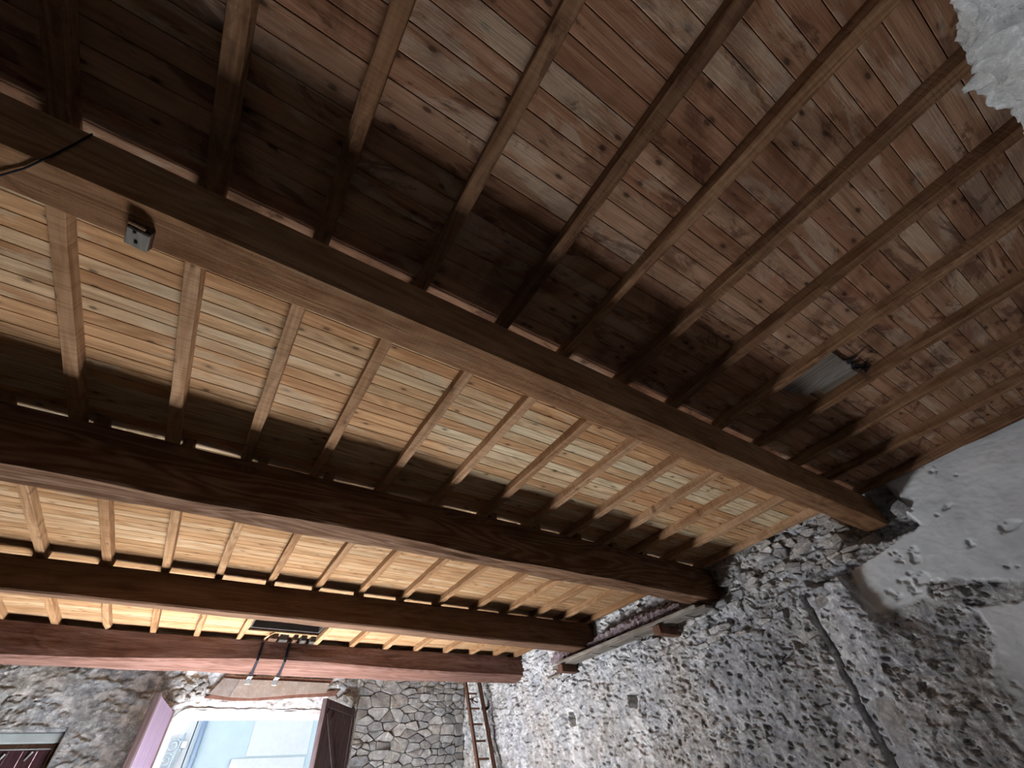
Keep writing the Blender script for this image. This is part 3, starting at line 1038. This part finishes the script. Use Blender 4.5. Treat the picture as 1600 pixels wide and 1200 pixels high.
def rubble(u0, u1, v0, v1, du, dv, seed, big):
    rr = random.Random(seed)
    P = []
    v = v0
    while v < v1:
        hgt = dv * rr.uniform(0.55, 1.6)
        u = u0 + rr.uniform(-0.5, 0.5) * du
        while u < u1:
            wd = du * rr.uniform(0.35, 2.0)
            P.append((u + wd / 2, v + hgt / 2 + rr.uniform(-0.42, 0.42) * hgt))
            u += wd
        v += hgt
    for (bu, bv, bw, bh) in big:
        P = [p for p in P if not (abs(p[0] - bu) < bw * 0.75 and abs(p[1] - bv) < bh * 0.8)] + [(bu, bv)]
    out = []
    asp = du / dv
    for i, p in enumerate(P):
        poly = [(u0, v0), (u1, v0), (u1, v1), (u0, v1)]
        for j, q in enumerate(P):
            if i == j or abs(q[0] - p[0]) > 4 * du or abs(q[1] - p[1]) > 6 * dv: continue
            mx, my = (p[0] + q[0]) / 2, (p[1] + q[1]) / 2
            poly = clip(poly, mx, my, (q[0] - p[0]), (q[1] - p[1]) * asp ** 2)
            if len(poly) < 3: break
        if len(poly) >= 3: out.append(poly)
    return out


for i, poly in enumerate(rubble(2.98, XW - 0.01, 1.85, Z_B - 0.01, 0.19, 0.098, 41, [(3.42, 3.26, 0.46, 0.28), (3.85, 3.26, 0.30, 0.28), (4.95, 2.80, 0.34, 0.22), (3.95, 2.58, 0.36, 0.20)])):
    fitted_stone(poly, rs.uniform(0.003, 0.010), rs.uniform(0.045, 0.080), 600 + i, lambda u, v, h: (u, YB + 0.05 - h, v), M_stone_back, WALL_B)

# loose white rubble beside the lintel slab
for k in range(44):
    if k % 2:
        cx, cz = rs.uniform(2.45, 2.92), rs.uniform(3.22, 3.58)
    else:
        cx, cz = rs.uniform(-0.15, 0.42), rs.uniform(3.22, 3.50)
    s1 = rs.uniform(0.05, 0.10)
    put_stone(rs.choice(ST_L), WALL_B, Vector((cx, YB + 0.0, cz)), EXB, EYB, s1 * 1.7, s1, rs.uniform(0.04, 0.08), rs.uniform(-0.5, 0.5))
# hanging lump of lime beside the dark shutter
for (cx, cz, s1) in ((2.80, 3.22, 0.26), (2.88, 3.13, 0.18), (2.66, 3.24, 0.22)):
    put_stone(rs.choice(ST_L), WALL_B, Vector((cx, YB - 0.03, cz)), EXB, EYB, s1, s1 * 0.9, 0.2, rs.uniform(-0.3, 0.3))

# two smooth lintel slabs over the window and the clay bed under them
def plate(name, poly, y, depth, mat, parent):
    m = MB()
    m.prism(poly, depth, Matrix(((1, 0, 0, 0), (0, 0, -1, y), (0, 1, 0, 0), (0, 0, 0, 1))))
    return m.build(name, mat, parent)


zt, zb_ = EYE + .955 * U, EYE + .83 * U
plate('lintel_slab', [(0.40, zb_ + 0.03), (0.72, zb_ - 0.005), (0.80, zt), (0.55, zt + 0.01)], YB - 0.07, 0.12, M_slab, WALL_B)
plate('lintel_slab', [(0.725, zb_ - 0.005), (1.05, zb_ - 0.015), (1.45, zb_ + 0.02), (1.85, zb_ + 0.06), (2.33, zb_ + 0.09), (2.36, zt - 0.01), (1.6, zt), (0.805, zt)], YB - 0.075, 0.12, M_slab, WALL_B)
plate('clay_bed', [(0.36, zb_ - 0.02), (0.8, zb_ - 0.055), (1.2, zb_ - 0.04), (1.7, zb_ + 0.0), (2.5, zb_ + 0.05), (2.58, zb_ + 0.14), (2.34, zb_ + 0.12), (0.5, zb_ + 0.05)], YB - 0.052, 0.1, M_red_clay, WALL_B)
plate('clay_bed', [(0.6, zt - 0.02), (2.4, zt - 0.03), (2.4, zt + 0.05), (0.55, zt + 0.05)], YB - 0.05, 0.1, M_red_clay, WALL_B)

# rubble stones standing out of the side wall
def side_face(y, z):
    return XW - float(side_h(np.array([[y]]), np.array([[z]]))[0, 0])


def side_base(y, z):
    a, c = np.array([[y]]), np.array([[z]])
    return XW - float((0.045 * fbm(a * 0.9, c * 1.2, 1, 3))[0, 0])


for i, poly in enumerate(rubble(1.50, 4.70, 2.80, Z_B - 0.02, 0.125, 0.062, 43, [(2.7, 3.45, 0.3, 0.14), (3.05, 3.2, 0.28, 0.12), (2.15, 3.3, 0.26, 0.12)])):
    cu = sum(p[0] for p in poly) / len(poly)
    cv = sum(p[1] for p in poly) / len(poly)
    cu1, cv1 = np.array([[cu]]), np.array([[cv]])
    if plaster_mask(cu1, cv1).max() > 0.1 or beam_pocket(cu1, cv1).max() > 0.1: continue
    if cu < 2.45 and cv < 3.10: continue
    if abs(cu - 3.40) < 0.26 and cv > 3.2: continue
    if rs.random() > sorted((0.12, (cv - 2.72) / 0.8, 0.62))[1]: continue
    bx = side_base(cu, cv)
    fitted_stone(poly, rs.uniform(0.002, 0.010), rs.uniform(0.015, 0.060), 1600 + i, lambda u, v, h: (bx - h, u, v), M_stone, WALL_R)
# stones packed under the end of the nearest beam, and the long pale slab beside the upright joint
for (yy, zz, w, h, d, r) in ((1.50, 3.24, 0.30, 0.16, 0.16, 0.15), (1.15, 3.20, 0.26, 0.15, 0.14, -0.1), (1.72, 3.33, 0.24, 0.15, 0.15, 0.3),
                             (1.80, 3.16, 0.22, 0.10, 0.12, -0.2), (1.02, 3.36, 0.16, 0.14, 0.12, 0.2), (1.62, 3.47, 0.18, 0.13, 0.13, 0.0),
                             (2.02, 3.40, 0.28, 0.14, 0.13, 0.25), (2.22, 3.24, 0.26, 0.12, 0.12, -0.3),
                             (2.04, 1.86, 0.36, 0.52, 0.09, 0.06), (2.08, 2.86, 0.28, 0.12, 0.10, 0.1)):
    put_stone(rs.choice(ST_R), WALL_R, Vector((side_face(yy, zz) + d * 0.1 if h < 0.2 else side_face(yy, zz) + 0.02, yy, zz)), EXR, EYR, w, h, d, r)

# ------------------------------------------------------------------ things
# grey plank on two bearers along the side wall
root = setp(empty('wall_plank', (XW - 0.2, 4.8, 3.1)), 'long grey board on two wooden bearers along the stone wall under the beams', 'plank shelf')
def kid(m, name, mat, root, smooth=False):
    o = m.build(name, mat, None, smooth)
    o.parent = root
    o.matrix_parent_inverse = Matrix.Translation(root.location).inverted()
    return o


m = MB(); m.box((XW - 0.30, 3.30, EYE + .762 * U), (XW - 0.10, 6.45, EYE + .778 * U), 0.004); kid(m, 'board', M_grey_wood, root)
m = MB(); m.box((XW - 0.325, 3.42, EYE + .775 * U), (XW - 0.295, 6.30, EYE + .795 * U), 0.004); kid(m, 'edge_strip', M_grey_wood, root)
for yy in (4.08, 6.18):
    m = MB(); m.box((XW - 0.36, yy - 0.06, EYE + .712 * U), (XW + 0.08, yy + 0.06, EYE + .762 * U), 0.006); kid(m, 'bearer', M_ladder, root)
for yy in (3.62, 4.55, 5.05, 5.45):  # thin cross strips marking stripes on the board's underside
    m = MB(); m.box((XW - 0.30, yy, EYE + .7585 * U), (XW - 0.11, yy + 0.07, EYE + .7625 * U), 0.002); kid(m, 'cross_strip', M_grey_wood, root)
m = MB(); m.tube([(XW - 0.16, 6.42, 3.06), (XW - 0.12, 6.62, 3.07), (XW - 0.02, 6.98, 3.10)], [0.02, 0.018, 0.012], 6); kid(m, 'loose_lath', M_grey_wood, root)


def lumpy(name, path, r, seed, mat, label, cat):
    pts = [Vector(p) for p in path]
    m = MB()
    n, k = len(pts), 14
    V, F = [], []
    rr = random.Random(seed)
    for i, p in enumerate(pts):
        e = min(1.0, 0.35 + 2.2 * min(i, n - 1 - i) / n)
        for j in range(k):
            a = 2 * math.pi * j / k
            q = r * e * rr.uniform(0.65, 1.35)
            V.append(p + Vector((math.cos(a) * q * 0.8, 0, math.sin(a) * q)))
    for i in range(n - 1):
        for j in range(k):
            F.append((i * k + j, i * k + (j + 1) % k, (i + 1) * k + (j + 1) % k, (i + 1) * k + j))
    F += [tuple(range(k - 1, -1, -1)), tuple((n - 1) * k + j for j in range(k))]
    m.add(V, F)
    return setp(m.build(name, mat), label, cat)


lumpy('mineral_wool', [(XW - 0.15, 3.75 + 0.045 * i, 3.285 + 0.012 * math.sin(i * 0.9)) for i in range(44)], 0.085, 5, M_wool,
      'strip of brown mineral wool lying on the grey wall board', 'insulation')
lumpy('mineral_wool', [(XW - 0.16, 6.0 + 0.045 * i, 3.28 + 0.01 * math.sin(i * 1.3)) for i in range(15)], 0.09, 8, M_wool,
      'short clump of brown wool at the far end of the grey wall board', 'insulation')

# wedge under the second beam
m = MB(); m.box((XW - 0.12, 3.12, 3.13), (XW + 0.02, 3.30, 3.19), 0.012)
setp(m.build('white_brick', M_lime), 'small white brick wedged in the wall under the second beam end', 'brick')

# block nailed under the first beam
root = setp(empty('wooden_block', (-0.76, 1.40, 3.322)), 'small wooden block with a grey face nailed under the nearest beam', 'wooden block')
T = Matrix.Translation((-0.765, 1.375, 3.318)) @ Matrix.Rotation(0.12, 4, 'Z')
m = MB(); m.box((-0.040, -0.055, -0.022), (0.040, 0.040, 0.008), 0.003, T); kid(m, 'block', M_brown_wood, root)
m = MB(); m.box((-0.038, -0.045, -0.036), (0.038, 0.04, -0.022), 0.003, T); kid(m, 'grey_face', M_grey_wood, root)
m = MB(); m.box((-0.040, -0.064, -0.030), (0.018, -0.053, -0.020), 0.002, T); kid(m, 'splinter', M_joist_new, root)
for (ax, ay) in ((0.0, 0.01), (-0.01, -0.035)):
    m = MB(); m.tube([T @ Vector((ax, ay, -0.034)), T @ Vector((ax, ay, -0.040))], 0.006, 8); kid(m, 'nail', M_black_iron, root)

m = MB()
m.tube([(-1.50, 1.60, 3.40), (-1.32, 1.432, 3.318), (-1.19, 1.364, 3.3155), (-1.11, 1.285, 3.3155), (-1.054, 1.218, 3.3165), (-1.045, 1.207, 3.34), (-1.05, 1.206, 3.46), (-1.06, 1.206, 3.595)], 0.0035, 8)
setp(m.build('electric_cable', M_black_iron, smooth=True), 'thin dark cable wrapped across the underside of the nearest beam', 'cable')

# two straps on the farthest beam
for i, (sx, lab) in enumerate(((0.39 * U, 'left one of two black straps around the reddish beam'), (0.575 * U, 'right one of two black straps around the reddish beam'))):
    pr = prof4(sx)
    y0, nb = pr[0][0], pr[1][1]
    y1 = pr[5][0]
    root = setp(empty('beam_strap', (sx, y0, Z_J)), lab, 'strap', 'black straps around the reddish beam')
    path = [(y0 - 0.016, Z_J - 0.02), (y0 - 0.034, nb + 0.03), (y0 - 0.030, nb - 0.03), (y0 + 0.02, nb - 0.05), (y1 - 0.13, EYE + .82 * U - 0.02), (y1 - 0.03, EYE + .82 * U - 0.034)]
    V, F = [], []
    for (yy, zz) in path:
        V += [(sx - 0.018, yy, zz), (sx + 0.018, yy, zz), (sx + 0.018, yy + 0.002, zz + 0.006), (sx - 0.018, yy + 0.002, zz + 0.006)]
    for k in range(len(path) - 1):
        for j in range(4):
            F.append((k * 4 + j, k * 4 + (j + 1) % 4, k * 4 + 4 + (j + 1) % 4, k * 4 + 4 + j))
    F += [(3, 2, 1, 0), tuple(len(path) * 4 - 4 + j for j in range(4))]
    m = MB(); m.add(V, F); kid(m, 'band', M_black_iron, root)
    m = MB(); m.box((sx - 0.032, y1 - 0.10, EYE + .82 * U - 0.045), (sx + 0.032, y1 + 0.06, EYE + .82 * U - 0.032), 0.003)
    m.box((sx - 0.032, y1 + 0.048, EYE + .82 * U - 0.11), (sx + 0.032, y1 + 0.06, EYE + .82 * U - 0.034), 0.003); kid(m, 'end_plate', M_zinc, root)
    m = MB(); m.box((sx - 0.012, y1 - 0.085, EYE + .82 * U - 0.049), (sx + 0.012, y1 - 0.055, EYE + .82 * U - 0.044), 0.001)
    kid(m, 'bolt', M_black_iron, root)
    m = MB(); m.box((sx - 0.012, y1 + 0.01, EYE + .82 * U - 0.049), (sx + 0.012, y1 + 0.04, EYE + .82 * U - 0.044), 0.001); kid(m, 'bolt', M_black_iron, root)

# offcuts propped on the reddish beam under the loft hatch
for (x0, x1, z0, z1, yy, mt, lab) in (
        (0.83, 0.95, 3.60, 3.70, 7.86, M_brown_wood, 'leftmost dark timber offcut below the loft hatch'),
        (0.98, 1.10, 3.60, 3.69, 7.88, M_dark, 'wide black offcut next to the leftmost one below the loft hatch'),
        (1.17, 1.23, 3.60, 3.75, 7.84, M_brown_wood, 'upright dark post under the middle of the loft hatch'),
        (1.28, 1.36, 3.60, 3.75, 7.84, M_dark, 'thicker black post under the loft hatch right of the thin post'),
        (1.42, 1.50, 3.60, 3.67, 7.86, M_dark, 'small black offcut at the right end of the loft hatch')):
    m = MB(); m.box((x0, yy - 0.02, z0), (x1, yy + 0.22, z1), 0.006)
    setp(m.build('timber_offcut', mt), lab, 'timber', 'offcuts below the loft hatch')
m = MB(); m.tube([(0.78, 7.90, 3.61), (0.82, 7.81, 3.64), (0.90, 7.80, 3.69)], 0.012, 6)
setp(m.build('pale_lath', M_joist_new), 'short pale lath leaning on the leftmost offcut below the loft hatch', 'lath')

# loft hatch curb: frame around the hole in the boards
root = setp(empty('loft_hatch', ((HATCH[0] + HATCH[1]) / 2, 7.0, Z_B)), 'dark open loft hatch between joists above the two straps', 'hatch')
for (a, c) in (((HATCH[0], HATCH[2], Z_B + 0.024), (HATCH[0] + 0.03, HATCH[3], Z_B + 0.18)), ((HATCH[1] - 0.03, HATCH[2], Z_B + 0.024), (HATCH[1], HATCH[3], Z_B + 0.18)),
               ((HATCH[0] + 0.03, HATCH[3] - 0.03, Z_B + 0.024), (HATCH[1] - 0.03, HATCH[3], Z_B + 0.18))):
    m = MB(); m.box(a, c, 0.004); kid(m, 'curb', M_dark, root)

# patch in the nearest bay: grey board and broken splinters
root = setp(empty('ceiling_patch', (3.32, 0.45, Z_B)), 'grey patch of boards with black splintered end among the brown planks', 'patch')
for (x0, x1, y0, y1) in ((3.02, 3.20, 0.30, 0.70), (3.205, 3.31, 0.29, 0.66), (3.315, 3.42, 0.31, 0.56)):
    m = MB(); m.box((x0, y0, Z_B - 0.016), (x1, y1, Z_B - 0.001), 0.003); kid(m, 'board', M_grey_wood, root)
rr = random.Random(3)
m = MB()
for k in range(12):
    ax = 3.22 + 0.018 * k + rr.uniform(-.01, .01)
    m.tube([(ax, 0.30, Z_B - 0.006), (ax + rr.uniform(-.05, .05), 0.25 + rr.uniform(-.03, .03), Z_B - rr.uniform(.01, .04))], [0.014, 0.004], 5)
kid(m, 'splinters', M_black_iron, root)
m = MB(); m.box((3.36, 0.27, Z_B - 0.03), (3.50, 0.31, Z_B - 0.004), 0.004); kid(m, 'stub', M_brown_wood, root)

# ladder in the corner
root = setp(empty('wooden_ladder', (4.9, 8.0, 0.0)), 'narrow brown wooden ladder leaning in the corner beside the stone wall', 'ladder')
lb, lt = Vector((0, 8.02, 0.0)), Vector((0, 9.38, 3.62))
XL1, XL2 = 2.41 * U, 2.575 * U
dirn = (lt - lb).normalized()
nrm = Vector((0, dirn.z, -dirn.y))
def lad(xa, off=0.0):
    return [Vector((xa, p.y, p.z)) + nrm * off for p in (lb, lt)]
lb = Vector((0, 7.84, 0.0)); 
for xa in (XL1, XL2):
    p0, p1 = lad(xa)
    T = Matrix.Translation(p0) @ Matrix(((1, 0, 0, 0), (0, nrm.y, dirn.y, 0), (0, nrm.z, dirn.z, 0), (0, 0, 0, 1)))
    m = MB(); m.box((-0.022, -0.04, 0.02), (0.022, 0.04, (p1 - p0).length), 0.006, T); kid(m, 'rail', M_ladder, root)
nr = 14
for k in range(nr):
    t = (k + 0.6) / nr
    p = Vector((0, lb.y + (lt.y - lb.y) * t, lb.z + (lt.z - lb.z) * t))
    m = MB(); m.tube([(XL1 + 0.02, p.y, p.z), (XL2 - 0.02, p.y, p.z)], 0.017, 8); kid(m, 'rung', M_ladder, root)
# steel pipe beside the ladder
root = setp(empty('steel_pipe', (5.24, 7.9, 0.0)), 'slim steel pipe with a black clamp running beside the ladder', 'pipe')
m = MB(); m.tube([(5.215, 7.90, 0.02), (5.215, 9.38, 3.60)], 0.014, 10); kid(m, 'tube', M_zinc, root, True)
m = MB(); m.box((5.195, 9.08, 2.98), (5.32, 9.15, 3.03), 0.006); kid(m, 'clamp', M_black_iron, root)

# bent iron hook in the side wall
m = MB()
hx = side_face(2.82, 2.46)
m.tube([(hx + 0.05, 2.82, 2.45), (hx - 0.02, 2.80, 2.46), (hx - 0.06, 2.76, 2.475), (hx - 0.075, 2.70, 2.50)], 0.007, 6)
m.tube([(hx - 0.03, 2.85, 2.43), (hx - 0.05, 2.77, 2.44)], 0.006, 6)
setp(m.build('iron_hook', M_black_iron), 'bent black iron hook sticking out of the middle of the stone wall', 'hook')
m = MB()
hx = side_face(6.62, 3.0)
m.tube([(hx + 0.04, 6.62, 2.99), (hx - 0.05, 6.60, 3.0), (hx - 0.09, 6.52, 2.97), (hx - 0.07, 6.46, 3.0)], 0.008, 6)
setp(m.build('iron_hook', M_black_iron), 'small curved iron hook on the wall below the grey board end', 'hook')
# bird's nest like tuft of dry grass behind the ladder
m = MB()
rr = random.Random(9)
for k in range(16):
    a = rr.uniform(0, 6.28)
    m.tube([(5.2 + rr.uniform(-.05, .05), 9.55, 3.22), (5.2 + 0.16 * math.cos(a), 9.52 + rr.uniform(-.04, .02), 3.22 + 0.09 * math.sin(a))], [0.008, 0.003], 4)
setp(m.build('dry_tuft', M_brown_wood), 'dark dry tuft stuck on the wall behind the ladder rungs', 'tuft')

# ------------------------------------------------------------------ outside: street and the house across it
b = MB()
b.box((-30, YB + WT, -0.35), (30, 40, -0.15))
setp(b.build('street', M_street), 'grey street outside the window', kind='structure')
HY = 15.0
root = setp(empty('house', (2.0, HY, -0.15)), 'pale blue house seen across the street through the window', 'house')
m = MB(); m.box((0.60, HY, -0.15), (9.0, HY + 6, 5.2)); kid(m, 'wall', M_facade, root)
m = MB(); m.box((0.60, HY - 0.12, 5.2), (9.1, HY + 6.1, 5.32), 0.02); kid(m, 'cornice', M_facade_white, root)
m = MB(); m.box((1.86, HY - 0.02, 2.9), (3.3, HY + 0.02, 3.75), 0.004); kid(m, 'painted_panel', M_facade_white, root)
m = MB(); m.box((1.56, HY - 0.10, 2.62), (3.25, HY + 0.02, 2.86), 0.01); kid(m, 'window_lintel', M_facade_white, root)
m = MB(); m.box((1.56, HY - 0.08, 0.9), (1.98, HY + 0.02, 2.62), 0.01); kid(m, 'window_surround', M_facade_white, root)
m = MB(); m.box((2.92, HY - 0.08, 0.9), (3.25, HY + 0.02, 2.62), 0.01); kid(m, 'window_surround', M_facade_white, root)
fr = kid(MB().box((1.98, HY - 0.05, 0.9), (2.92, HY + 0.02, 2.62), 0.006), 'window_frame', M_white_paint, root)
for (x0, x1) in ((2.06, 2.41), (2.49, 2.84)):
    m = MB(); m.box((x0, HY - 0.055, 1.0), (x1, HY - 0.045, 2.54), 0.002)
    pn = m.build('pane', M_glass_far, fr)
root = setp(empty('neighbour_house', (-2.0, HY, -0.15)), 'white neighbouring house left of the drainpipe outside', 'house')
m = MB(); m.box((-8.0, HY + 0.05, -0.15), (0.58, HY + 6, 5.1)); kid(m, 'wall', M_facade_white, root)
m = MB(); m.box((-8.1, HY + 0.05, 5.1), (0.58, HY + 6.1, 5.22), 0.02); kid(m, 'cornice', M_facade_white, root)
root = setp(empty('drainpipe', (0.72, HY - 0.09, -0.15)), 'blue-grey drainpipe on the house across the street', 'pipe')
m = MB(); m.tube([(0.74, HY - 0.10, -0.15), (0.74, HY - 0.10, 5.15)], 0.055, 12); kid(m, 'tube', M_pipe, root, True)
for zz in (1.2, 2.9, 4.4):
    m = MB(); m.tube([(0.74, HY - 0.10, zz), (0.74, HY - 0.10, zz + 0.05)], 0.065, 12); kid(m, 'bracket', M_pipe, root)
root = setp(empty('wall_cable', (0.5, HY, 2.4)), 'dark cable hanging from a small white box left of the drainpipe', 'cable')
m = MB(); m.box((0.42, HY - 0.08, 3.08), (0.52, HY + 0.06, 3.20), 0.01); kid(m, 'junction_box', M_white_paint, root)
m = MB(); m.tube([(0.47, HY - 0.04, 3.09), (0.45, HY - 0.05, 2.95), (0.38, HY - 0.05, 2.7), (0.35, HY - 0.04, 2.3), (0.35, HY - 0.04, 0.5)], 0.014, 8); kid(m, 'cable', M_iron_out, root, True)
# wrought iron scrolls
root = setp(empty('iron_scrollwork', (0.22, HY - 0.3, 2.3)), 'curled wrought iron bracket outside at the left of the window', 'ironwork')
def spiral(cx, cz, r0, turns, sgn):
    return [(cx + sgn * r0 * (1 - 0.75 * t) * math.cos(6.28 * turns * t), HY - 0.15, cz + r0 * (1 - 0.75 * t) * math.sin(6.28 * turns * t)) for t in [i / 28 for i in range(29)]]
for (cx, cz, r0, sg) in ((0.26, 3.12, 0.13, 1), (0.22, 2.86, 0.14, 1), (0.17, 2.60, 0.15, 1), (0.12, 2.33, 0.15, 1)):
    m = MB(); m.tube(spiral(cx, cz, r0, 1.6, sg), 0.018, 6); kid(m, 'scroll', M_iron_out, root, True)
m = MB(); m.tube([(0.42, HY - 0.15, 3.34), (0.36, HY - 0.15, 3.0), (0.30, HY - 0.15, 2.6), (0.26, HY - 0.15, 1.6)], 0.022, 6); kid(m, 'bar', M_iron_out, root, True)
for zz in (3.25, 1.75):
    m = MB(); m.tube([(0.36 if zz > 3 else 0.27, HY - 0.15, zz), (0.36 if zz > 3 else 0.27, HY + 0.05, zz)], 0.02, 6); kid(m, 'fixing', M_iron_out, root)
